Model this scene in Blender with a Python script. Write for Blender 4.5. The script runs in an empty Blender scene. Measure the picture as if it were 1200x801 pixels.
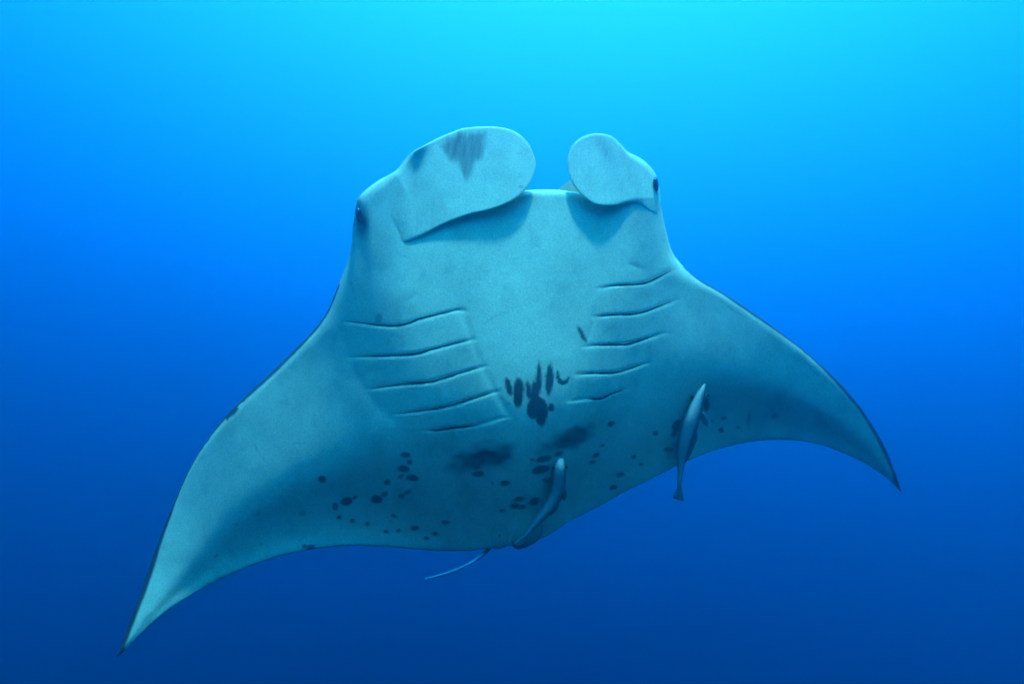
import bpy, math, random
import numpy as np
from mathutils import Matrix, Vector

# ------------------------------------------------------------------ camera, sky, sun, exposure
sc = bpy.context.scene
R = math.radians
PITCH, HFOV, ROLL = 25.0, 80.0, 4.8
SUN_EL, SUN_AZ = R(74.7), R(178.6)
SURFACE_Z = 26.0                                  # camera at z = 0, sea surface 26 m above it

cam = bpy.data.objects.new('camera', bpy.data.cameras.new('camera'))
sc.collection.objects.link(cam)
cam.data.sensor_width = 36
cam.data.lens = 18 / math.tan(R(HFOV) / 2)
cam.data.clip_start, cam.data.clip_end = 0.05, 3000
CM = Matrix.Rotation(R(90 + PITCH), 4, 'X') @ Matrix.Rotation(R(ROLL), 4, 'Z')
cam.matrix_world = CM
sc.camera = cam

world = bpy.data.worlds.new('World'); sc.world = world; world.use_nodes = True
wn = world.node_tree
sky = wn.nodes.new('ShaderNodeTexSky'); sky.sky_type = 'NISHITA'; sky.sun_disc = False
sky.sun_elevation, sky.sun_rotation = SUN_EL, SUN_AZ
wn.links.new(sky.outputs[0], wn.nodes['Background'].inputs[0])
wn.nodes['Background'].inputs[1].default_value = 0.14

sun = bpy.data.objects.new('sun', bpy.data.lights.new('sun', 'SUN'))
sc.collection.objects.link(sun)
sun.data.energy, sun.data.angle, sun.data.color = 4.4, R(4.0), (1, .95, .88)
Ldir = Vector((math.sin(SUN_AZ) * math.cos(SUN_EL), math.cos(SUN_AZ) * math.cos(SUN_EL), math.sin(SUN_EL)))
sun.rotation_euler = Ldir.to_track_quat('Z', 'Y').to_euler()
sun.location = (0, 0, 40)

vs = sc.view_settings
vs.view_transform, vs.look, vs.gamma, vs.use_curve_mapping = 'Standard', 'None', 1.0, False
vs.exposure = 3.9
cy = sc.cycles
cy.max_bounces, cy.volume_bounces, cy.diffuse_bounces, cy.transparent_max_bounces = 8, 5, 3, 8
cy.use_denoising = True
cy.use_adaptive_sampling = False

# ------------------------------------------------------------------ helpers
F = 600 / math.tan(R(HFOV) / 2)                   # focal length in photo pixels (1200 wide)
D0 = 3.0                                          # metres to the manta's mid belly
CR = np.array(CM.to_3x3())

def to_world(px, py, h):
    """photo pixel and height towards the viewer (in pixels at D0) -> metres"""
    px, py, h = np.broadcast_arrays(np.asarray(px, float), np.asarray(py, float), np.asarray(h, float))
    d = D0 * (1 - h / F)
    c = np.stack([(px - 600) / F * d, (400.5 - py) / F * d, -d], -1)
    return c @ CR.T

def sstep(a, b, x):
    t = np.clip((np.asarray(x, float) - a) / (b - a), 0, 1)
    return t * t * (3 - 2 * t)

def catmull(pts, n, closed=False):
    """smooth resampling of a point list, n points evenly along it"""
    p = np.asarray(pts, float)
    p = np.vstack([2 * p[0] - p[1], p, 2 * p[-1] - p[-2]])
    out = []
    for i in range(1, len(p) - 2):
        t = np.linspace(0, 1, 24, endpoint=False)[:, None]
        a, b, c, d = p[i - 1], p[i], p[i + 1], p[i + 2]
        out.append(.5 * (2 * b + (c - a) * t + (2 * a - 5 * b + 4 * c - d) * t ** 2 + (3 * b - a - 3 * c + d) * t ** 3))
    out.append(p[-2][None])
    q = np.vstack(out)
    L = np.r_[0, np.cumsum(np.linalg.norm(np.diff(q, axis=0), axis=1))]
    s = np.linspace(0, L[-1], n)
    return np.stack([np.interp(s, L, q[:, k]) for k in range(q.shape[1])], 1)

def poly_dist(P, C):
    """distance from points P (n,2) to polyline C (m,2)"""
    best = np.full(len(P), 1e9)
    for a, b in zip(C[:-1], C[1:]):
        ab = b - a; l2 = ab @ ab + 1e-9
        t = np.clip(((P - a) @ ab) / l2, 0, 1)
        best = np.minimum(best, ((P - a - t[:, None] * ab) ** 2).sum(1))
    return np.sqrt(best)

_rng = np.random.default_rng(7)
_lat = _rng.random((256, 256))
def vnoise(x, y):
    """tiling 2-D value noise in 0..1"""
    x = np.asarray(x, float); y = np.asarray(y, float)
    xi = np.floor(x).astype(int); yi = np.floor(y).astype(int)
    fx = x - xi; fy = y - yi; fx = fx * fx * (3 - 2 * fx); fy = fy * fy * (3 - 2 * fy)
    g = lambda i, j: _lat[i % 256, j % 256]
    return (g(xi, yi) * (1 - fx) + g(xi + 1, yi) * fx) * (1 - fy) + (g(xi, yi + 1) * (1 - fx) + g(xi + 1, yi + 1) * fx) * fy

def mesh_object(name, verts, faces, mat, parent=None, color=None, smooth=True):
    v = np.asarray(verts, float)
    if parent is not None:
        v = v - np.array(ORIGIN[parent.name])
    me = bpy.data.meshes.new(name)
    me.from_pydata([tuple(p) for p in v], [], [tuple(int(i) for i in f) for f in faces])
    if color is not None:
        at = me.attributes.new('skin_colour', 'FLOAT_COLOR', 'POINT')
        at.data.foreach_set('color', np.c_[color, np.ones(len(color))].astype(np.float32).ravel())
    me.materials.append(mat)
    if smooth:
        me.polygons.foreach_set('use_smooth', np.ones(len(me.polygons), bool))
    me.update()
    o = bpy.data.objects.new(name, me); sc.collection.objects.link(o)
    if parent is not None:
        o.parent = parent
    return o

ORIGIN = {}
def thing(name, loc, label, cat, group=None):
    o = bpy.data.objects.new(name, None); sc.collection.objects.link(o)
    o.location = tuple(loc); o.empty_display_size = .1
    o['label'], o['category'] = label, cat
    if group: o['group'] = group
    ORIGIN[o.name] = tuple(loc)
    return o

def sub(o, parent):
    """hang a part under another part (same origin)"""
    o.parent = parent

def grid_faces(n, m, off=0, flip=False, wrap=False):
    i = np.arange(n - 1)[:, None]; j = np.arange(m - (0 if wrap else 1))[None, :]
    a = i * m + j; b = i * m + (j + 1) % m; c = (i + 1) * m + (j + 1) % m; d = (i + 1) * m + j
    f = np.stack([a, b, c, d], -1).reshape(-1, 4) + off
    return f[:, ::-1] if flip else f

# ------------------------------------------------------------------ materials
def node_mat(name):
    m = bpy.data.materials.new(name); m.use_nodes = True
    return m, m.node_tree, m.node_tree.nodes['Principled BSDF']

def skin_material(name, scale=60, bump=.12, rough=.62):
    """hide with its painted pigment (a mesh colour attribute) plus fine mottling and relief"""
    m, nt, b = node_mat(name)
    at = nt.nodes.new('ShaderNodeAttribute'); at.attribute_name = 'skin_colour'
    tc = nt.nodes.new('ShaderNodeTexCoord')
    n1 = nt.nodes.new('ShaderNodeTexNoise'); n1.inputs['Scale'].default_value = scale; n1.inputs['Detail'].default_value = 6
    n2 = nt.nodes.new('ShaderNodeTexNoise'); n2.inputs['Scale'].default_value = 5; n2.inputs['Detail'].default_value = 5
    mr = nt.nodes.new('ShaderNodeMapRange'); mr.inputs[1].default_value = .3; mr.inputs[2].default_value = .7; mr.inputs[3].default_value = .8; mr.inputs[4].default_value = 1.15
    mr2 = nt.nodes.new('ShaderNodeMapRange'); mr2.inputs[1].default_value = .3; mr2.inputs[2].default_value = .7; mr2.inputs[3].default_value = .9; mr2.inputs[4].default_value = 1.05
    mu = nt.nodes.new('ShaderNodeMath'); mu.operation = 'MULTIPLY'
    mx = nt.nodes.new('ShaderNodeVectorMath'); mx.operation = 'SCALE'
    for n in (n1, n2): nt.links.new(tc.outputs['Object'], n.inputs['Vector'])
    nt.links.new(n1.outputs[0], mr.inputs[0]); nt.links.new(n2.outputs[0], mr2.inputs[0])
    nt.links.new(mr.outputs[0], mu.inputs[0]); nt.links.new(mr2.outputs[0], mu.inputs[1])
    nt.links.new(at.outputs['Color'], mx.inputs[0]); nt.links.new(mu.outputs[0], mx.inputs['Scale'])
    nt.links.new(mx.outputs[0], b.inputs['Base Color'])
    bp = nt.nodes.new('ShaderNodeBump'); bp.inputs['Strength'].default_value = bump; bp.inputs['Distance'].default_value = .004
    nt.links.new(n1.outputs[0], bp.inputs['Height']); nt.links.new(bp.outputs[0], b.inputs['Normal'])
    b.inputs['Roughness'].default_value = rough
    b.inputs['Specular IOR Level'].default_value = .15
    return m

def plain_material(name, col, rough=.6, scale=40, amt=.15):
    m, nt, b = node_mat(name)
    tc = nt.nodes.new('ShaderNodeTexCoord')
    n = nt.nodes.new('ShaderNodeTexNoise'); n.inputs['Scale'].default_value = scale; n.inputs['Detail'].default_value = 5
    mr = nt.nodes.new('ShaderNodeMapRange'); mr.inputs[3].default_value = 1 - amt; mr.inputs[4].default_value = 1 + amt
    mx = nt.nodes.new('ShaderNodeVectorMath'); mx.operation = 'SCALE'; mx.inputs[0].default_value = col
    nt.links.new(tc.outputs['Object'], n.inputs['Vector']); nt.links.new(n.outputs[0], mr.inputs[0])
    nt.links.new(mr.outputs[0], mx.inputs['Scale']); nt.links.new(mx.outputs[0], b.inputs['Base Color'])
    b.inputs['Roughness'].default_value = rough; b.inputs['Specular IOR Level'].default_value = .2
    return m

SKIN = skin_material('manta_hide', 130, .12)
FISH = skin_material('remora_skin', 90, .1, .5)
SLIT = plain_material('gill_dark', (.012, .012, .014), .8)
EYE = plain_material('eye_black', (.008, .008, .01), .18, 30, .1)
TAILM = plain_material('tail_skin', (.5, .5, .48), .6)

# ------------------------------------------------------------------ the sea: one body of water round camera and animals
def build_water():
    X, z0, z1 = 250, -90, SURFACE_Z
    me = bpy.data.meshes.new('water')
    me.from_pydata([(x, y, z) for x in (-X, X) for y in (-X, X) for z in (z0, z1)], [],
                   [(0, 1, 3, 2), (4, 6, 7, 5), (0, 4, 5, 1), (2, 3, 7, 6), (0, 2, 6, 4), (1, 5, 7, 3)])
    m = bpy.data.materials.new('sea_water'); m.use_nodes = True
    nt = m.node_tree; nt.nodes.clear()
    out = nt.nodes.new('ShaderNodeOutputMaterial')
    s = nt.nodes.new('ShaderNodeVolumeScatter'); a = nt.nodes.new('ShaderNodeVolumeAbsorption'); ad = nt.nodes.new('ShaderNodeAddShader')
    sig_s = (.0004, .0276, .0398); sig_a = (.155, .0687, .0422)
    s.inputs['Color'].default_value = [v / max(sig_s) for v in sig_s] + [1]
    s.inputs['Density'].default_value = max(sig_s); s.inputs['Anisotropy'].default_value = .8
    a.inputs['Color'].default_value = [1 - v / max(sig_a) for v in sig_a] + [1]
    a.inputs['Density'].default_value = max(sig_a)
    nt.links.new(s.outputs[0], ad.inputs[0]); nt.links.new(a.outputs[0], ad.inputs[1]); nt.links.new(ad.outputs[0], out.inputs['Volume'])
    me.materials.append(m)
    o = bpy.data.objects.new('water', me); sc.collection.objects.link(o)
    o['kind'] = 'structure'; o['label'] = 'clear blue open sea water, bright above and dark below'
    return o
build_water()

# ------------------------------------------------------------------ manta body surface
# stations across the span: leading-edge point, trailing-edge point, height at mid chord, wing/body blend (0 left wing, 1 body, 2 right wing), edge thickness, edge width
ST = [
    (137, 768, 138, 769, -50, 0, 2, 5),
    (152, 727, 166, 742, -62, 0, 4, 7),
    (167, 687, 198, 714, -72, 0, 5, 9),
    (191, 620, 243, 686, -84, 0, 6, 11),
    (224, 545, 295, 662, -82, 0, 6, 11),
    (264, 488, 345, 647, -69, 0, 7, 12),
    (322, 432, 400, 639, -54, .1, 8, 13),
    (374, 379, 450, 640, -36, .35, 14, 20),
    (395, 338, 478, 642, -24, .7, 15, 34),
    (410, 297, 500, 644, -21, .95, 17, 46),
    (414, 262, 513, 645, -21, 1, 19, 48),
    (418, 237, 522, 645, -22, 1, 17, 36),
    (424, 227, 528, 645, -22, 1, 13, 24),
    (437, 216, 534, 645, -21, 1, 11, 18),
    (452, 207, 540, 645, -20, 1, 10, 16),
    (462, 206, 547, 645, -18, 1, 13, 20),
    (474, 219, 552, 645, -16, 1, 13, 20),
    (489, 232, 557, 644, -14, 1, 10, 13),
    (512, 229, 567, 643, -7, 1, 11, 12),
    (550, 227, 580, 641, -3, 1, 11, 11),
    (600, 224, 596, 639, 0, 1, 11, 11),
    (645, 222, 612, 640, -3, 1, 11, 11),
    (690, 226, 634, 631, -10, 1, 11, 11),
    (715, 220, 650, 622, -17, 1, 12, 12),
    (734, 222, 662, 614, -23, 1, 14, 16),
    (750, 219, 672, 608, -29, 1, 18, 22),
    (764, 220, 684, 602, -36, 1, 22, 30),
    (772, 229, 697, 595, -44, 1, 24, 36),
    (775.5, 246, 712, 587, -47, 1, 24, 38),
    (780, 268, 728, 578, -51, 1, 22, 36),
    (790, 299, 750, 567, -60, 1.15, 20, 24),
    (815, 324, 778, 553, -82, 1.5, 12, 16),
    (852, 346, 812, 537, -110, 1.85, 8, 13),
    (908, 384, 856, 522, -146, 2, 7, 12),
    (958, 424, 905, 515, -180, 2, 6, 11),
    (1000, 466, 955, 519, -204, 2, 5, 10),
    (1031, 512, 1003, 537, -220, 2, 4, 8),
    (1048, 550, 1036, 557, -229, 2, 3, 6),
    (1057, 577, 1056, 576, -233, 2, 2, 4),
]
NS, NV = 520, 300
S = catmull([(a[0], a[1], a[2], a[3], a[4] * .6, a[5] * 20, a[6], a[7]) for a in ST], NS)
S[:, 4] /= .6; S[:, 5] /= 20
lead, trail = S[:, :2], S[:, 2:4]
vv = np.linspace(0, 1, NV)
vv = .5 * vv + .5 * (.5 - .5 * np.cos(np.pi * vv))          # denser near both edges
PXY = lead[:, None, :] * (1 - vv)[None, :, None] + trail[:, None, :] * vv[None, :, None]

def profile(keys):
    k = np.array(keys); q = catmull(k, 400); return np.interp(vv, q[:, 0], q[:, 1])
sl_body = profile([(0, .52), (.1, .48), (.25, .43), (.45, .36), (.58, .24), (.72, .02), (.86, -.16), (.94, -.14), (1, .0)])
sl_left = profile([(0, .7), (.2, .64), (.42, .56), (.56, .28), (.68, -.14), (.8, .02), (.9, .34), (1, .55)])
sl_right = profile([(0, .52), (.2, .46), (.38, .38), (.52, -.08), (.64, -.26), (.78, -.1), (.9, .1), (1, .2)])
wB = np.clip(1 - np.abs(S[:, 5] - 1), 0, 1)[:, None]; wL = np.clip(1 - S[:, 5], 0, 1)[:, None]; wR = np.clip(S[:, 5] - 1, 0, 1)[:, None]
sl_tip = profile([(0, .95), (.3, .85), (.5, .7), (.64, .36), (.76, .2), (.88, .45), (1, .7)])
kt = 1 - sstep(170, 330, lead[:, :1])
slope = sl_body * wB + (sl_left * (1 - kt) + sl_tip * kt) * wL + sl_right * wR
dy = (trail[:, 1] - lead[:, 1])[:, None] * np.diff(vv)[None, :]
cum = np.concatenate([np.zeros((NS, 1)), np.cumsum(.5 * (slope[:, 1:] + slope[:, :-1]) * dy, 1)], 1)
mid = np.array([np.interp(.5, vv, c) for c in cum])
HS = S[:, 4:5] + cum - mid[:, None]
_k = np.exp(-.5 * (np.arange(-36, 37) / 13.0) ** 2); _k /= _k.sum()
_pad = np.concatenate([2 * HS[:1] - HS[36:0:-1], HS, 2 * HS[-1:] - HS[-2:-38:-1]])
HS = sum(w * _pad[i:i + NS] for i, w in enumerate(_k))     # ease the station kinks
#                           # belly height before edge rounding

# round the cheeks: blur the heights over the flanks of the head (quadratic trend kept, residual blurred)
def round_off(H, cx, cy_, rad, sig, cell=4.0):
    x, y = PXY[..., 0], PXY[..., 1]
    m = (np.abs(x - cx) < rad * 1.7) & (np.abs(y - cy_) < rad * 1.7)
    px, py, h = x[m], y[m], H[m]
    u, w = (px - cx) / rad, (py - cy_) / rad
    A = np.c_[np.ones_like(u), u, w, u * u, u * w, w * w]
    co = np.linalg.lstsq(A, h, rcond=None)[0]; r = h - A @ co
    gi, gj = ((px - px.min()) / cell).astype(int), ((py - py.min()) / cell).astype(int)
    n = (gi.max() + 1, gj.max() + 1)
    num, den = np.zeros(n), np.zeros(n)
    np.add.at(num, (gi, gj), r); np.add.at(den, (gi, gj), 1)
    num = np.where(den > 0, num / np.maximum(den, 1), 0); den = (den > 0).astype(float)
    kk = np.exp(-.5 * (np.arange(-24, 25) * cell / sig) ** 2); kk /= kk.sum()
    def blur(a):
        a = np.pad(a, 24); a = np.apply_along_axis(np.convolve, 0, a, kk, 'same'); a = np.apply_along_axis(np.convolve, 1, a, kk, 'same')
        return a[24:-24, 24:-24]
    G = blur(num) / np.maximum(blur(den), 1e-6)
    fu, fw = (px - px.min()) / cell - .5, (py - py.min()) / cell - .5
    i0 = np.clip(fu.astype(int), 0, n[0] - 2); j0 = np.clip(fw.astype(int), 0, n[1] - 2); a = np.clip(fu - i0, 0, 1); b = np.clip(fw - j0, 0, 1)
    sm = (G[i0, j0] * (1 - a) + G[i0 + 1, j0] * a) * (1 - b) + (G[i0, j0 + 1] * (1 - a) + G[i0 + 1, j0 + 1] * a) * b
    wt = 1 - sstep(.8, 1.6, np.hypot(u, w))
    out = H.copy(); out[m] = h * (1 - wt) + (A @ co + sm) * wt
    return out
HS = round_off(HS, 440, 370, 100, 24)
HS = round_off(HS, 765, 340, 90, 22)
HS = round_off(HS, 450, 250, 62, 15)

# gill slits: five a side
def gz(pts): return [(370 + x / 2.609, 280 + y / 2.609) for x, y in pts]
GILLS = [gz(g) for g in (
    [(80, 248), (150, 257), (200, 263), (245, 265), (280, 258), (320, 243), (370, 231), (430, 217), (452, 220)],
    [(97, 360), (160, 358), (220, 356), (300, 351), (350, 338), (420, 320), (478, 307)],
    [(165, 457), (230, 448), (290, 441), (350, 436), (400, 422), (450, 406), (512, 389)],
    [(247, 533), (320, 524), (370, 517), (420, 506), (470, 490), (550, 465)],
    [(342, 583), (365, 584), (400, 579), (450, 573), (500, 567), (570, 545)],
    [(870, 150), (910, 142), (985, 138), (1020, 130), (1060, 110), (1097, 90)],
    [(850, 237), (900, 232), (970, 229), (1010, 220), (1050, 205), (1095, 188)],
    [(820, 328), (850, 324), (900, 322), (945, 322), (980, 313), (1020, 300), (1058, 288)],
    [(797, 413), (850, 409), (905, 408), (950, 398), (1010, 378)],
    [(780, 495), (825, 487), (870, 487), (905, 472), (942, 460)])]

X, Y = PXY[..., 0], PXY[..., 1]
relief = np.zeros_like(X)
for g in GILLS:
    g = catmull(g, 60)
    x0, x1 = g[0, 0], g[-1, 0]
    yg = np.interp(X, g[:, 0], g[:, 1])
    win = sstep(x0 - 10, x0 + 14, X) * (1 - sstep(x1 - 10, x1 + 12, X))
    d = Y - yg
    up = np.where(d > 0, (1 - np.exp(-d / 3.5)) * np.exp(-d / 15), 0)
    relief += win * (1.0 * up - .9 * np.exp(-(d / 1.4) ** 2) + 1.0 * np.where(d < 0, np.exp(d / 5) , 0) * 0)
# creases bounding the gill plates, and soft folds of the throat
def crease(pts, depth, width):
    c = catmull(pts, 40)
    d = poly_dist(np.c_[X.ravel(), Y.ravel()], c).reshape(X.shape)
    return -depth * np.exp(-(d / width) ** 2)
relief += crease([(388, 350), (397, 385), (412, 425), (432, 462), (460, 490)], .6, 6)
relief += crease([(541, 362), (553, 398), (566, 430), (582, 462), (596, 485)], .5, 4)
relief += crease([(704, 338), (696, 372), (686, 404), (676, 438), (668, 466)], .6, 4)
relief += crease([(480, 352), (490, 340), (496, 325)], .5, 3)
relief += crease([(740, 310), (752, 316)], .5, 3)
relief += 1.5 * (vnoise(X / 60, Y / 60) - .5) + .35 * (vnoise(X / 20 + 50, Y / 20) - .5)
edgefade = sstep(0, .06, vv)[None, :] * sstep(0, .06, 1 - vv)[None, :]
HS2 = HS + relief * edgefade

flat = np.c_[X.ravel(), Y.ravel()]
dl = poly_dist(flat, lead[::3]).reshape(X.shape)
dt = poly_dist(flat, trail[::3]).reshape(X.shape)
dl[:, 0] = 0; dt[:, -1] = 0
Tt, Wt = S[:, 6:7], S[:, 7:8]
rl = np.sqrt(np.clip(1 - (1 - np.clip(dl / Wt, 0, 1)) ** 3.2, 0, 1))
Te = np.minimum(Tt, 1.8); We = np.minimum(Wt, 6.0)
rt = np.sqrt(np.clip(1 - (1 - np.clip(dt / We, 0, 1)) ** 2, 0, 1))
HF = HS2 - Tt * (1 - rl) - Te * (1 - rt)
# dorsal side: a back that thickens towards the body's middle
spanw = np.clip(1 - np.abs(np.arange(NS) / NS - .5) / .5, 0, 1)[:, None]
thick = (6 + 95 * sstep(.25, .9, spanw)) * np.sqrt(np.clip(4 * vv * (1 - vv), 0, 1))[None, :] ** 1.2 * rl * rt
HB = HS - Tt - Te - thick
HB[:, 0] = HF[:, 0]; HB[:, -1] = HF[:, -1]; HB[0] = HF[0]; HB[-1] = HF[-1]

def belly(px, py, raw=False):
    """height of the belly surface under given pixels"""
    px, py = np.atleast_1d(px).astype(float), np.atleast_1d(py).astype(float)
    src = (HS if raw else HF).ravel(); out = np.empty(len(px))
    for k, (a, b) in enumerate(zip(px, py)):
        d = (flat[:, 0] - a) ** 2 + (flat[:, 1] - b) ** 2
        i = np.argpartition(d, 6)[:6]; w = 1 / (d[i] + .05)
        out[k] = (src[i] * w).sum() / w.sum()
    return out

# ------------------------------------------------------------------ pigment of the belly
WHITE = np.array([.88, .71, .39]); DARK = np.array([.035, .035, .04]); BACK = np.array([.03, .032, .038])
def z3(x, y, rx, ry, a=0): return (340 + x / 2.609, 440 + y / 2.609, rx / 2.609, ry / 2.609, a)
def z4(x, y, rx, ry, a=0): return (720 + x / 3.333, 400 + y / 3.333, rx / 3.333, ry / 3.333, a)
def z5(x, y, rx, ry, a=0): return (110 + x / 2.584, 480 + y / 2.584, rx / 2.584, ry / 2.584, a)
def zc(x, y, rx, ry, a=0): return (570 + x / 5.34, 360 + y / 5.34, rx / 5.34, ry / 5.34, a)
SPOTS = [z3(*q) for q in (
    (353, 242, 15, 9, 8), (365, 264, 9, 7), (347, 284, 17, 10, 5), (374, 313, 18, 9, 5), (338, 308, 9, 5, -30), (297, 326, 9, 8), (289, 361, 10, 7, -20),
    (359, 355, 12, 7, -10), (341, 367, 9, 7), (264, 378, 18, 12), (97, 316, 12, 10), (172, 383, 17, 12, -15), (138, 400, 8, 12), (197, 372, 8, 5, -40),
    (149, 432, 8, 6), (190, 442, 8, 6), (237, 452, 6, 5), (293, 476, 7, 5), (317, 428, 7, 6), (330, 472, 6, 5), (381, 465, 11, 7), (475, 447, 12, 6),
    (443, 482, 9, 5), (418, 496, 8, 5), (65, 522, 12, 7, -15), (44, 521, 6, 6), (60, 530, 5, 8),
    (570, 277, 15, 7), (575, 299, 18, 8), (657, 328, 14, 7, -6), (700, 377, 16, 7, -12), (687, 397, 15, 8, -6), (711, 400, 12, 6, -14),
    (747, 384, 17, 11, -25), (648, 412, 9, 4), (776, 254, 24, 9, -14), (766, 287, 27, 12, -12), (822, 238, 14, 7, -20), (740, 257, 7, 4), (618, 327, 4, 4),
    (982, 146, 10, 8, -20), (954, 212, 7, 4, -20), (936, 242, 10, 6, -20), (925, 264, 9, 5, -25), (1010, 302, 11, 6, -12), (988, 341, 12, 7, -12), (1117, 176, 8, 7),
    (1052, 246, 7, 5, -20), (1073, 270, 6, 4), (1157, 225, 12, 6))]
SPOTS += [z4(*q) for q in ((245, 330, 18, 22, 20), (232, 360, 10, 16, 30), (360, 245, 12, 25), (428, 298, 10, 7), (383, 310, 6, 6), (417, 345, 10, 9), (485, 336, 7, 6), (262, 318, 12, 10))]
FAINT = [z4(525, 300, 7, 26, 5), z4(625, 290, 10, 12), z5(497, 314, 5, 6), z5(431, 347, 6, 4), z5(632, 314, 9, 8), z5(370, 441, 6, 4), z5(505, 407, 4, 4), (444, 372.5, 4, 5, 0), zc(135, 607, 14, 7, -10), z3(39, 420, 9, 8)]
BLOTCH = [zc(*q) for q in (
    (140, 497, 20, 60, -15), (200, 533, 34, 96, 2), (264, 520, 17, 62, -8), (303, 545, 27, 85, 0), (328, 450, 19, 100, 1), (327, 375, 7, 36, 0), (394, 452, 25, 102, 3),
    (446, 412, 9, 18, -6), (449, 436, 13, 20, -8), (459, 459, 16, 18, -20), (477, 472, 20, 15, 5), (495, 465, 16, 15, -30), (509, 449, 10, 18, 30), (517, 436, 6, 12, 25), (290, 632, 38, 68, 4), (345, 655, 40, 88, 2), (318, 598, 50, 42, 0), (407, 627, 22, 26, 0), (346, 728, 16, 20, 0),
    (388, 632, 14, 8, 0), (597, 168, 13, 56, -28))]
SOFT = [(568, 536, 42, 16, -12, .88), (548, 545, 28, 10, -6, .5), (668, 514, 36, 13, -22, .88), (648, 524, 22, 8, -24, .5)]

def pigment(X, Y):
    wx = X + 1.1 * (vnoise(X / 5, Y / 5) - .5) + .5 * (vnoise(X / 2 + 9, Y / 2) - .5)
    wy = Y + 1.1 * (vnoise(X / 5 + 70, Y / 5) - .5) + .5 * (vnoise(X / 2 + 40, Y / 2 + 5) - .5)
    dark = np.zeros_like(X)
    for lst, amt, soft, gr in ((SPOTS, .92, 1.1, 1.08), (BLOTCH, .95, 1.0, .99), (FAINT, .45, 1.3, 1.05)):
        for (cx, cy_, rx, ry, a) in lst:
            c, s = math.cos(R(a)), math.sin(R(a))
            u = ((wx - cx) * c + (wy - cy_) * s) / rx; w = (-(wx - cx) * s + (wy - cy_) * c) / ry
            e = (np.sqrt(u * u + w * w) - gr) * min(rx, ry)
            dark = np.maximum(dark, amt * (1 - sstep(-soft, soft, e)))
    for (cx, cy_, rx, ry, a, amt) in SOFT:
        c, s = math.cos(R(a)), math.sin(R(a))
        u = ((wx - cx) * c + (wy - cy_) * s) / rx; w = (-(wx - cx) * s + (wy - cy_) * c) / ry
        dark = np.maximum(dark, amt * (1 - sstep(.35, 1.3, np.sqrt(u * u + w * w) + .5 * (vnoise(X / 9, Y / 6) - .5))) * (.85 + .3 * vnoise(X / 5, Y / 5)))
    # old scratches, paler or darker hairlines
    rs = np.random.default_rng(21)
    for _ in range(46):
        cx, cy_ = rs.uniform(200, 960), rs.uniform(270, 640); an = rs.uniform(0, 3.1416); ln = rs.uniform(5, 20)
        u = (wx - cx) * math.cos(an) + (wy - cy_) * math.sin(an); w = -(wx - cx) * math.sin(an) + (wy - cy_) * math.cos(an) + .01 * u * u
        dark = np.maximum(dark, rs.uniform(.1, .3) * np.exp(-(w / .8) ** 2) * (1 - sstep(.6, 1, np.abs(u) / ln)))
    # cloudy stains
    dark = np.maximum(dark, .16 * sstep(.55, .9, .6 * vnoise(X / 26 + 11, Y / 26) + .4 * vnoise(X / 8, Y / 8 + 60)))
    # tiny freckles
    fr = vnoise(X / 2.2 + 13, Y / 2.2 + 31)
    dark = np.maximum(dark, .12 * sstep(.9, .98, fr))
    return dark

dark = pigment(X, Y)
# the black of the back wraps round the wing's leading edge, frayed in places
sidx = np.arange(NS)[:, None]
lx, ly = lead[:, 0:1], lead[:, 1:2]
wedge = np.where(lx < 600,
                 1.0 + 2.2 * sstep(300, 390, lx) * 0 + 3.2 * np.exp(-((lx - 330) / 62) ** 2) + 5.5 * (1 - sstep(160, 225, lx)),
                 .8 + 2.0 * np.exp(-((lx - 880) / 60) ** 2) + 4.0 * sstep(940, 1010, lx))
wedge = wedge * np.where((lx > 398) & (lx < 800), 0, 1)
fray = 4.5 * np.exp(-((lx - 268) / 14) ** 2) * sstep(.3, .8, vnoise(sidx / 1.1 + 0 * X, 3.3 + 0 * X))
edge = 1 - sstep(.6, 1.25, (dl + .5 * (vnoise(X / 3, Y / 3) - .5)) / np.maximum(wedge * (1 + .3 * (vnoise(sidx / 9 + 0 * X, 8.1 + 0 * X) - .5)) + fray, .05))
edge = np.where(wedge > .05, edge, 0)
# eye patches on the head's flanks
def blot(cx, cy_, rx, ry, a=0):
    c, s = math.cos(R(a)), math.sin(R(a))
    u = ((X - cx) * c + (Y - cy_) * s) / rx; w = (-(X - cx) * s + (Y - cy_) * c) / ry
    return np.exp(-(u * u + w * w) ** 1.3)
dark = np.maximum(dark, .97 * blot(424.5, 261, 9, 17, -4)); dark = np.maximum(dark, .6 * blot(419, 243, 4, 14, 0))
dark = np.maximum(dark, .9 * blot(771, 222, 6, 15, -6))
trail_dark = .2 * (1 - sstep(.8, 2.2, dt)) * np.where((lx < 400) | (lx > 800), 1, .5)
dark = np.maximum(np.maximum(dark, edge * .97), trail_dark * (.5 + .9 * vnoise(X / 5, Y / 5)))
tone = 1 + .10 * (vnoise(X / 60 + 3, Y / 60) - .5) + .08 * (vnoise(X / 9, Y / 9) - .5)
colF = WHITE * tone[..., None] * (1 - dark[..., None]) + DARK * dark[..., None]

cpt = to_world(600, 430, -40)
manta = thing('manta_ray', cpt, 'large manta ray showing its white spotted belly, gill slits and curled head fins', 'manta ray')

front = to_world(X, Y, HF).reshape(-1, 3)
colB = np.tile(BACK, (NS * NV, 1)) * (1 + .5 * (vnoise(X / 30, Y / 30) - .5)).reshape(-1, 1)
backv = to_world(X, Y, HB).reshape(-1, 3)
ff = grid_faces(NS, NV)
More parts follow.
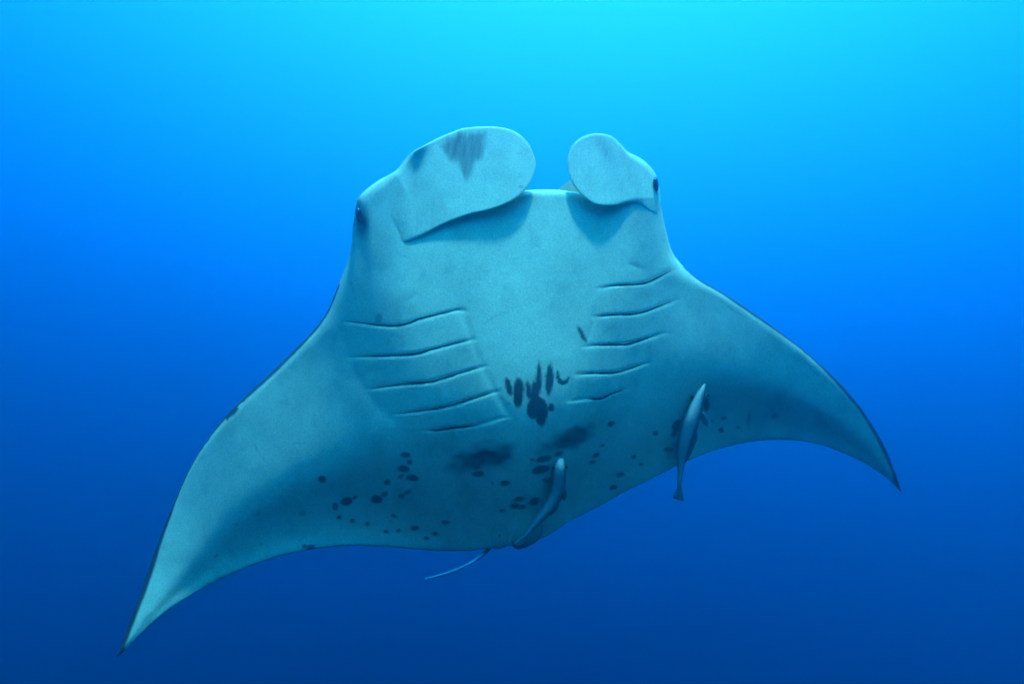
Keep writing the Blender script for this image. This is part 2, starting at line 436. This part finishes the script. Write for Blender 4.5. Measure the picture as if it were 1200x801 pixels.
# weld: back sheet shares the rim vertices of the front sheet
idx = np.arange(NS * NV).reshape(NS, NV)
bi = np.full((NS, NV), -1); inner = np.zeros((NS, NV), bool); inner[1:-1, 1:-1] = True
bi[~inner] = idx[~inner]; bi[inner] = NS * NV + np.arange(inner.sum())
fb = bi.ravel()[ff][:, ::-1]
body = mesh_object('body', np.vstack([front, backv[inner.ravel()]]), np.vstack([ff, fb]), SKIN, manta,
                   np.vstack([colF.reshape(-1, 3), colB[inner.ravel()]]))

# ------------------------------------------------------------------ gill slits
def strip(name, pts, half, lift, mat, parent, n=50, taper=.8, sides=8):
    """dark flattened lens-section band lying along a curve on the belly"""
    c = catmull(pts, n); h = belly(c[:, 0], c[:, 1]) + lift
    t = np.gradient(c, axis=0); t /= np.linalg.norm(t, axis=1)[:, None]; nrm = np.c_[-t[:, 1], t[:, 0]]
    u = np.linspace(0, 1, n); w = half * np.clip(np.sin(np.pi * np.clip(u, .015, .985)), 0, 1) ** taper * (.75 + .5 * vnoise(u * 14, u * 0 + hash_(name, pts)))
    a = np.linspace(0, 2 * np.pi, sides, endpoint=False)
    px = c[:, None, 0] + nrm[:, None, 0] * w[:, None] * np.cos(a); py = c[:, None, 1] + nrm[:, None, 1] * w[:, None] * np.cos(a)
    hh = h[:, None] + .6 * w[:, None] * np.sin(a)
    v = to_world(px, py, hh).reshape(-1, 3)
    return mesh_object(name, v, grid_faces(n, sides, wrap=True), mat, parent)
def hash_(name, pts): return (pts[0][0] * 7.3 + pts[0][1] * 3.1) % 97
for k, g in enumerate(GILLS):
    g = list(g)
    if k == 4: g = g[:5]
    if k == 9: g = g[1:]
    strip('gill_slit', g, 1.1 if k not in (4, 9) else 1.4, .35, SLIT, manta)

# ------------------------------------------------------------------ head fins (cephalic lobes)
def lobe(name, top, bot, hfun, tfun, cfun, parent, n=150, m=90, edge_w=None):
    T = catmull(top, n); B = catmull(bot, n)
    v = np.linspace(0, 1, m); v = .5 * v + .5 * (.5 - .5 * np.cos(np.pi * v))
    P = T[:, None] * (1 - v)[None, :, None] + B[:, None] * v[None, :, None]
    x, y = P[..., 0], P[..., 1]
    outline = np.vstack([T, B[::-1]])
    d = poly_dist(np.c_[x.ravel(), y.ravel()], outline).reshape(x.shape)
    r = np.sqrt(np.clip(1 - (1 - np.clip(d / edge_w(x), 0, 1)) ** 2, 0, 1))
    h = hfun(x, y); t = tfun(x, y)
    hf = h - t * (1 - r); hb = h - t - t * r
    col = cfun(x, y); colb = np.tile(WHITE * .9, (n * m, 1))
    f1 = grid_faces(n, m)
    id_ = np.arange(n * m).reshape(n, m); inn = np.zeros((n, m), bool); inn[1:-1, 1:-1] = True
    bi = np.full((n, m), -1); bi[~inn] = id_[~inn]; bi[inn] = n * m + np.arange(inn.sum())
    f2 = bi.ravel()[f1][:, ::-1]
    V = np.vstack([to_world(x, y, hf).reshape(-1, 3), to_world(x, y, hb).reshape(-1, 3)[inn.ravel()]])
    return mesh_object(name, V, np.vstack([f1, f2]), SKIN, parent, np.vstack([col.reshape(-1, 3), colb[inn.ravel()]]))

def gridded(fun, x, y, step=4):
    """evaluate a slow height query on a coarse raster and interpolate"""
    x0, x1, y0, y1 = x.min() - step, x.max() + step, y.min() - step, y.max() + step
    gx = np.arange(x0, x1 + step, step); gy = np.arange(y0, y1 + step, step)
    G = fun(*[q.ravel() for q in np.meshgrid(gx, gy, indexing='ij')]).reshape(len(gx), len(gy))
    u = (x - x0) / step; w = (y - y0) / step; i = np.clip(u.astype(int), 0, len(gx) - 2); j = np.clip(w.astype(int), 0, len(gy) - 2)
    a = u - i; b = w - j
    return (G[i, j] * (1 - a) + G[i + 1, j] * a) * (1 - b) + (G[i, j + 1] * (1 - a) + G[i + 1, j + 1] * a) * b

L_TOP = [(447, 210.3), (453, 206.5), (465, 199), (474, 188), (484, 178), (498, 170), (513, 162), (531, 154.5), (546, 150), (579, 148.5), (603, 154), (619, 168), (626, 183)]
L_BOT = [(452, 296), (461, 294), (472, 289), (487, 281), (502, 272), (526, 260), (551, 251), (577, 245), (601, 234.5), (617, 221), (626, 203), (628, 192)]
R_TOP = [(665.5, 184), (669, 173), (677, 164), (689, 158), (703, 156.5), (717, 160), (727, 168.5), (736, 178), (749, 184.5), (761, 194), (769, 206), (773, 222)]
R_BOT = [(665, 190), (667, 205), (675, 221), (686, 232), (699, 240), (718, 241), (734, 239), (745, 241.5), (757, 251), (765, 258), (772, 264), (776, 262)]
def edge_height(curve, ymin):
    """belly height under a fin's free edge, as functions of x"""
    c = catmull(curve, 60); ye = np.maximum(c[:, 1], ymin)
    return c[:, 0], ye, belly(c[:, 0], ye, raw=True)

# left fin: opens forward from the horn, its free lower edge standing off the mouth
eLx, eLy, eLh = edge_height(L_BOT, 240)
def h_left(x, y):
    d = (x - 462) * .96 - (y - 250) * .28                      # distance out from the root line
    yl = np.interp(x, [462, 484], [203, 238]); yc = np.maximum(y, yl)
    hs_ = gridded(lambda a, b: belly(a, b, True), x, yc) + .5 * np.minimum(y - yl, 0)
    base = hs_ + np.interp(d, [-32, -14, 6, 20], [-2.4, -.2, 1.2, 2.2]) - 1.6 * (1 - sstep(446, 480, x)) - 2.0 * (1 - sstep(458, 482, x)) * sstep(255, 285, y)
    plane = np.interp(x, eLx, eLh) + np.interp(x, [440, 470, 500, 550, 600, 630], [0, 2, 5, 9, 14, 14]) + np.interp(x, [470, 490, 530], [.44, .47, .56]) * (y - np.interp(x, eLx, eLy))
    c = catmull(L_TOP, 60); dtop = y - np.interp(x, c[:, 0], c[:, 1])
    plane += 11 * np.exp(-((x - 489) / 13) ** 2) * np.exp(-np.clip(dtop, 0, 99) / 11)      # the edge folds over near the root
    plane += .8 * (vnoise(x / 24, y / 24) - .5)
    w = sstep(4, 62, d)
    return base * (1 - w) + plane * w
def c_left(x, y):
    wx = x + 5 * (vnoise(x / 6, y / 14) - .5); wy = y + 5 * (vnoise(x / 2.2, y / 20 + 7) - .5) + 9 * (vnoise(x / 9 + 3, y / 30) - .5)
    def inside(poly):
        ins = np.full(x.shape, 1e9)
        for (ax, ay), (bx, by) in zip(poly, poly[1:] + poly[:1]):
            nx, ny = -(by - ay), (bx - ax); l = math.hypot(nx, ny)
            ins = np.minimum(ins, ((wx - ax) * nx + (wy - ay) * ny) / l)
        return ins
    ins = np.maximum(inside([(517, 172), (526, 162), (543, 156), (567, 156), (568, 172), (561, 188), (546, 193), (528, 185)]),
                     inside([(534, 183), (562, 178), (553, 203), (546, 211), (541, 202)]))
    streak = vnoise(x / 1.3 + y / 9, y / 16)
    d = .85 * sstep(-5, 4.5, ins) * (.68 + .35 * streak)
    d = np.maximum(d, .28 * sstep(.62, .9, vnoise(x / 1.2, y / 9)) * np.exp(-(((x - 482) / 22) ** 2 + ((y - 262) / 16) ** 2)))
    d = np.maximum(d, .2 * sstep(.6, .9, vnoise(x / 3 + y / 3, (x - y) / 1.2)) * np.exp(-(((x - 560) / 50) ** 2 + ((y - 238) / 14) ** 2)))
    d = np.maximum(d, .5 * np.exp(-(((x - 611) / 3) ** 2 + ((y - 219) / 2) ** 2)))
    d = np.maximum(d, .10 * sstep(.6, .95, vnoise(x / 1.5 + 5, y / 1.5)))
    br = np.array([.22, .11, .06])
    tone = 1 + .1 * (vnoise(x / 12, y / 12) - .5)
    d = d[..., None]
    return (WHITE * tone[..., None]) * (1 - d) + br * d
fin_l = lobe('cephalic_fin',
    L_TOP, L_BOT,
    h_left, lambda x, y: np.interp(x, [445, 470, 500, 628], [9, 6, 1.4, 1.1]), c_left, manta, edge_w=lambda x: np.interp(x, [445, 470, 505], [9, 8, 3.2]))
fin_l['label'] = 'broad cephalic fin opened forward, pale grey with a brown streaked patch'

# right fin: a rounded lobe seen more end-on
eRx, eRy, eRh = edge_height(R_BOT, 236)
def h_right(x, y):
    base = gridded(lambda a, b: belly(a, b, True), x, np.maximum(y, 246)) + .5 * np.minimum(y - 246, 0)
    xr = 736 + .2 * (y - 200)                                  # ridge where the lobe turns into the horn
    plane = np.interp(x, eRx, eRh) + np.interp(x, [664, 700, 740, 757, 770], [13, 14, 12, 4, 0]) + .52 * (y - np.interp(x, eRx, eRy)) - .003 * (x - 690) ** 2
    horn = base + np.interp(y, [200, 232, 262], [7, 6, -2.5]) - .014 * np.clip(x - xr, 0, 60) ** 2
    w = 1 - sstep(-14, 14, x - xr)
    return horn * (1 - w) + plane * w
def c_right(x, y):
    d = .42 * np.exp(-(((x - 709 - .35 * (y - 175)) / 8) ** 2 + ((y - 174) / 16) ** 2)) * (.6 + .8 * vnoise(x / 1.4 + y / 6, y / 14))
    d = np.maximum(d, .12 * sstep(.6, .95, vnoise(x / 1.3 + y / 5, y / 9)))
    d = d[..., None]
    tone = 1 + .1 * (vnoise(x / 10, y / 10) - .5)
    return WHITE * tone[..., None] * (1 - d) + np.array([.1, .08, .07]) * d
fin_r = lobe('cephalic_fin',
    R_TOP, R_BOT,
    h_right, lambda x, y: np.interp(x, [664, 725, 745, 776], [1.1, 1.6, 8, 16]), c_right, manta, edge_w=lambda x: np.interp(x, [664, 725, 745], [3.2, 4, 8]))
fin_r['label'] = 'rounded cephalic fin rolled inward, pale blue grey'

# inner root of the right fin, seen just behind the lip of the mouth
q = catmull([(650, 225), (658, 219), (667, 212), (674, 208), (682, 210), (690, 220)], 24)
low = np.c_[q[:, 0] + 2, np.full(len(q), 240.)]
pp = np.stack([q * (1 - a) + low * a for a in np.linspace(0, 1, 8)], 1)
hroot = float(belly([690], [240], raw=True)[0]) - 30 + .5 * (pp[..., 1] - 230)
vv1 = to_world(pp[..., 0], pp[..., 1], hroot).reshape(-1, 3); vv2 = to_world(pp[..., 0], pp[..., 1], hroot - 5).reshape(-1, 3)
fa = grid_faces(24, 8)
o = mesh_object('fin_root', np.vstack([vv1, vv2]), np.vstack([fa, fa[:, ::-1] + 192]), SKIN, manta, np.tile(WHITE * .8, (384, 1)))
o.parent = fin_r

# ------------------------------------------------------------------ eyes
def blob(name, px, py, h, rx, ry, rz, mat, parent, ang=0, n=20, m=14, col=None):
    th = np.linspace(0, 2 * np.pi, n, endpoint=False)[None]; ph = np.linspace(.02, np.pi - .02, m)[:, None]
    a, b, c = np.sin(ph) * np.cos(th) * rx, np.sin(ph) * np.sin(th) * ry, (np.cos(ph) + 0 * th) * rz
    ca, sa = math.cos(R(ang)), math.sin(R(ang))
    v = to_world(px + a * ca - b * sa, py + a * sa + b * ca, h + c).reshape(-1, 3)
    f = [list(x) for x in grid_faces(m, n, wrap=True)] + [list(range(n))[::-1], list(range((m - 1) * n, m * n))]
    return mesh_object(name, v, f, mat, parent, None if col is None else np.tile(col, (n * m, 1)))
blob('eye', 420.5, 252, float(belly([422], [252])[0]) - 2, 3.8, 9, 7, EYE, manta, -10)
blob('eye', 768.5, 216, float(belly([767], [228])[0]) - 6, 3.5, 9, 9, EYE, manta, -4)

# ------------------------------------------------------------------ tail and pelvic fins
def tube(name, pts, hs, rad, mat, parent, n=60, sides=12, col=None, flat_=1.0, colfun=None):
    c = catmull([(a, b, h, r) for (a, b), h, r in zip(pts, hs, rad)], n)
    w3 = to_world(c[:, 0], c[:, 1], c[:, 2]); t = np.gradient(w3, axis=0); t /= np.linalg.norm(t, axis=1)[:, None]
    view = w3 / np.linalg.norm(w3, axis=1)[:, None]
    side = np.cross(t, view); side /= np.linalg.norm(side, axis=1)[:, None]; up = np.cross(side, t)
    rm = c[:, 3] / F * D0
    a = np.linspace(0, 2 * np.pi, sides, endpoint=False)
    v = w3[:, None] + rm[:, None, None] * (np.cos(a)[None, :, None] * side[:, None] + flat_ * np.sin(a)[None, :, None] * up[:, None])
    f = [list(x) for x in grid_faces(n, sides, wrap=True)] + [list(range(sides))[::-1], list(range((n - 1) * sides, n * sides))]
    cc = None
    if colfun is not None: cc = colfun(np.repeat(np.linspace(0, 1, n), sides), np.tile(a, n))
    elif col is not None: cc = np.tile(col, (n * sides, 1))
    return mesh_object(name, v.reshape(-1, 3), f, mat, parent, cc)
hb = float(belly([575], [636])[0])
def tail_col(u, a):
    k = sstep(.18, .42, u)[:, None]
    return np.array([.06, .06, .065]) * (1 - k) + np.array([.7, .69, .64]) * k
tube('tail', [(584, 622), (578, 636), (566, 649), (548, 661), (524, 671), (498, 678)], [hb - 16, hb - 14, hb - 8, hb, hb + 8, hb + 16],
     [3.2, 2.6, 1.9, 1.5, 1.25, .8], SKIN, manta, colfun=tail_col)

def petal(name, outline, lift, parent, dk):
    """small rounded fin: an inflated outline lying on the belly"""
    o2 = catmull(outline + [outline[0]], 65)[:-1]; c = o2.mean(0)
    rr = np.linspace(0, 1, 9)[1:]
    P = c + (o2 - c)[None] * rr[:, None, None]
    h0 = gridded(lambda a, b: belly(a, b), P[..., 0], P[..., 1])
    bul = lift * np.sqrt(np.clip(1 - rr ** 2, 0, 1))[:, None]
    hf = h0 + bul - .4; hb_ = h0 - 6 - bul * .3
    hc = float(belly([c[0]], [c[1]])[0])
    V = [to_world(c[0], c[1], hc + lift - .4)[None], to_world(P[..., 0], P[..., 1], hf).reshape(-1, 3), to_world(P[-1, :, 0], P[-1, :, 1], hb_[-1]).reshape(-1, 3)]
    f = [[0, 1 + j, 1 + (j + 1) % 64] for j in range(64)] + [list(x) for x in grid_faces(8, 64, 1, wrap=True)]
    f += [[1 + 7 * 64 + j, 1 + 7 * 64 + (j + 1) % 64, 513 + (j + 1) % 64, 513 + j] for j in range(64)] + [list(range(513, 577))]
    V = np.vstack(V); col = np.tile(WHITE * dk, (len(V), 1))
    rim = np.zeros(len(V)); rim[1 + 6 * 64:] = 1
    col = col * (1 - .35 * rim[:, None])
    return mesh_object(name, V, f, SKIN, parent, col)
petal('pelvic_fin', [(598, 634), (602, 624), (612, 616), (627, 611), (637, 616), (634, 629), (622, 638), (609, 643), (602, 641)], 3.5, manta, .7)
petal('pelvic_fin', [(575, 641), (574, 628), (577, 616), (586, 611), (595, 617), (597, 630), (593, 640), (584, 643)], .9, manta, .9)

# ------------------------------------------------------------------ remoras
def remora(pts, hs, rad, label, lateral, seed, tail_pts, eye_at, mouth_at, pecs, dorsal, pale=(.46, .44, .31), depth_f=1.0):
    c0 = to_world(pts[2][0], pts[2][1], hs[2])
    t = thing('remora', c0, label, 'fish', 'remoras travelling with the manta')
    pale = np.array(pale); drk = np.array([.06, .065, .06])
    def colfun(u, a):
        # pale underside towards the viewer, grey flank stripe, darker back
        s = np.cos(a - lateral)
        k = sstep(.45, .85, np.abs(s)) * .8 + .2 * sstep(.1, .4, np.abs(s)) * vnoise(u * 30, a * 2)
        k = np.maximum(k, .25 * sstep(.86, 1, u))
        n = 1 + .2 * (vnoise(u * 60 + seed, a * 3) - .5)
        return (pale * (1 - k[:, None]) + drk * k[:, None]) * n[:, None]
    b = tube('body', pts, hs, rad, FISH, t, n=70, sides=20, flat_=depth_f, colfun=colfun)
    def fin(name, outline, h, th=.6, dk=.8):
        o2 = catmull(outline + [outline[0]], 41)[:-1]; c = o2.mean(0)
        hh = np.interp(np.linspace(0, 1, 40), np.linspace(0, 1, len(h)), h) if np.ndim(h) else np.full(40, float(h))
        P = np.vstack([c[None], o2]); H = np.r_[hh.mean(), hh]
        inn = c + (o2 - c) * .8
        V = np.vstack([to_world(*c, hh.mean() + th)[None], to_world(inn[:, 0], inn[:, 1], hh + th), to_world(o2[:, 0], o2[:, 1], hh), to_world(inn[:, 0], inn[:, 1], hh - th), to_world(*c, hh.mean() - th)[None]])
        f = [[0, 1 + j, 1 + (j + 1) % 40] for j in range(40)]
        for k in (1, 41): f += [[k + j, k + 40 + j, k + 40 + (j + 1) % 40, k + (j + 1) % 40] for j in range(40)]
        f += [[121, 81 + (j + 1) % 40, 81 + j] for j in range(40)]
        rays = .8 + .35 * vnoise(np.arange(len(V)) * 1.7, np.full(len(V), seed + .3))
        return mesh_object(name, V, f, FISH, t, pale[None] * dk * rays[:, None])
    fin('tail_fin', tail_pts, hs[-1])
    for p_, h_ in pecs: fin('pectoral_fin', p_, h_, dk=.6)
    for nm, p_, h_ in dorsal: fin(nm, p_, h_, dk=.5)
    for (ex, ey, eh, er) in eye_at: blob('eye', ex, ey, eh, er, er * 1.15, er * .8, EYE, t)
    if mouth_at:
        mp, mh, mw = mouth_at
        c = catmull(mp, 20); a = np.linspace(0, 2 * np.pi, 6, endpoint=False); w = mw * np.sin(np.pi * np.linspace(.05, .95, 20))
        mhh = np.interp(np.linspace(0, 1, 20), np.linspace(0, 1, len(mh)), mh)
        mesh_object('mouth', to_world(c[:, None, 0] + 0 * a, c[:, None, 1] + w[:, None] * np.cos(a), mhh[:, None] + w[:, None] * np.sin(a)).reshape(-1, 3), grid_faces(20, 6, wrap=True), SLIT, t)
    return t

def bh(x, y): return float(belly([x], [y])[0])
# long one beside the wing root
P1 = [(826, 450), (821, 461), (815, 476), (809, 494), (803, 515), (799, 535), (797, 555), (795.5, 572)]
H1 = [bh(824, 452) + 7, bh(820, 463) + 10, bh(815, 478) + 13, bh(809, 495) + 16, bh(803, 515) + 18, bh(800, 530) + 20, bh(800, 530) + 24, bh(800, 530) + 26]
W1 = [1.4, 5.6, 9.2, 11.2, 10.0, 6.6, 3.4, 2.2]
remora(P1, H1, W1, 'long slender pale remora beside the wing, its tail fin hanging past the wing edge', 0, 3.0,
       [(795, 568), (798, 568), (801, 580), (801, 587), (796, 585), (790, 584), (789, 580), (793, 573)],
       [(811, 465.5, H1[1] + 3, 2.0), (830, 463, H1[1] - 5, 1.6)], ([(808, 481), (815, 482), (824, 479)], [H1[2] + 6, H1[2] + 9.5, H1[2] + 5], .8),
       [([(807, 480), (800, 480), (790, 486), (786, 491), (796, 489), (806, 486)], H1[2] - 2), ([(824, 482), (829, 490), (830, 500), (826, 498), (821, 490)], H1[2] - 4)],
       [('dorsal_fin', [(812, 508), (808, 528), (803, 542), (808, 535), (816, 518), (818, 506)], H1[4] - 4), ('anal_fin', [(793, 510), (788, 520), (791, 534), (796, 543), (796, 525)], H1[4])])
# short bent one by the tail
P2 = [(658, 537), (656, 544), (655, 554), (654, 568), (650, 582), (641, 597), (630, 610), (621, 621), (614, 630)]
H2 = [bh(657, 539) + 5, bh(656, 545) + 7, bh(655, 555) + 9, bh(654, 568) + 11, bh(650, 582) + 12, bh(641, 597) + 12, bh(630, 610) + 11, bh(621, 621) + 11, bh(614, 630) + 11]
W2 = [3.5, 7.0, 8.4, 8.2, 8.0, 6.8, 4.6, 2.8, 1.8]
remora(P2, H2, W2, 'short bent remora clinging to the belly, its tail over the pelvic fin', 0, 11.0,
       [(617, 627), (620, 630), (615, 636), (606, 640), (602, 637), (606, 633), (611, 628)],
       [(648.6, 548, H2[2] + 3, 1.9), (664, 547, H2[2] + 2, 1.4)], None,
       [([(647, 556), (640, 558), (632, 562), (640, 563), (648, 561)], H2[2] - 2), ([(662, 566), (665, 576), (662, 586), (658, 580)], H2[3] - 3)],
       [('dorsal_fin', [(655, 585), (654, 596), (646, 603), (640, 604), (648, 592)], H2[5] - 3)])
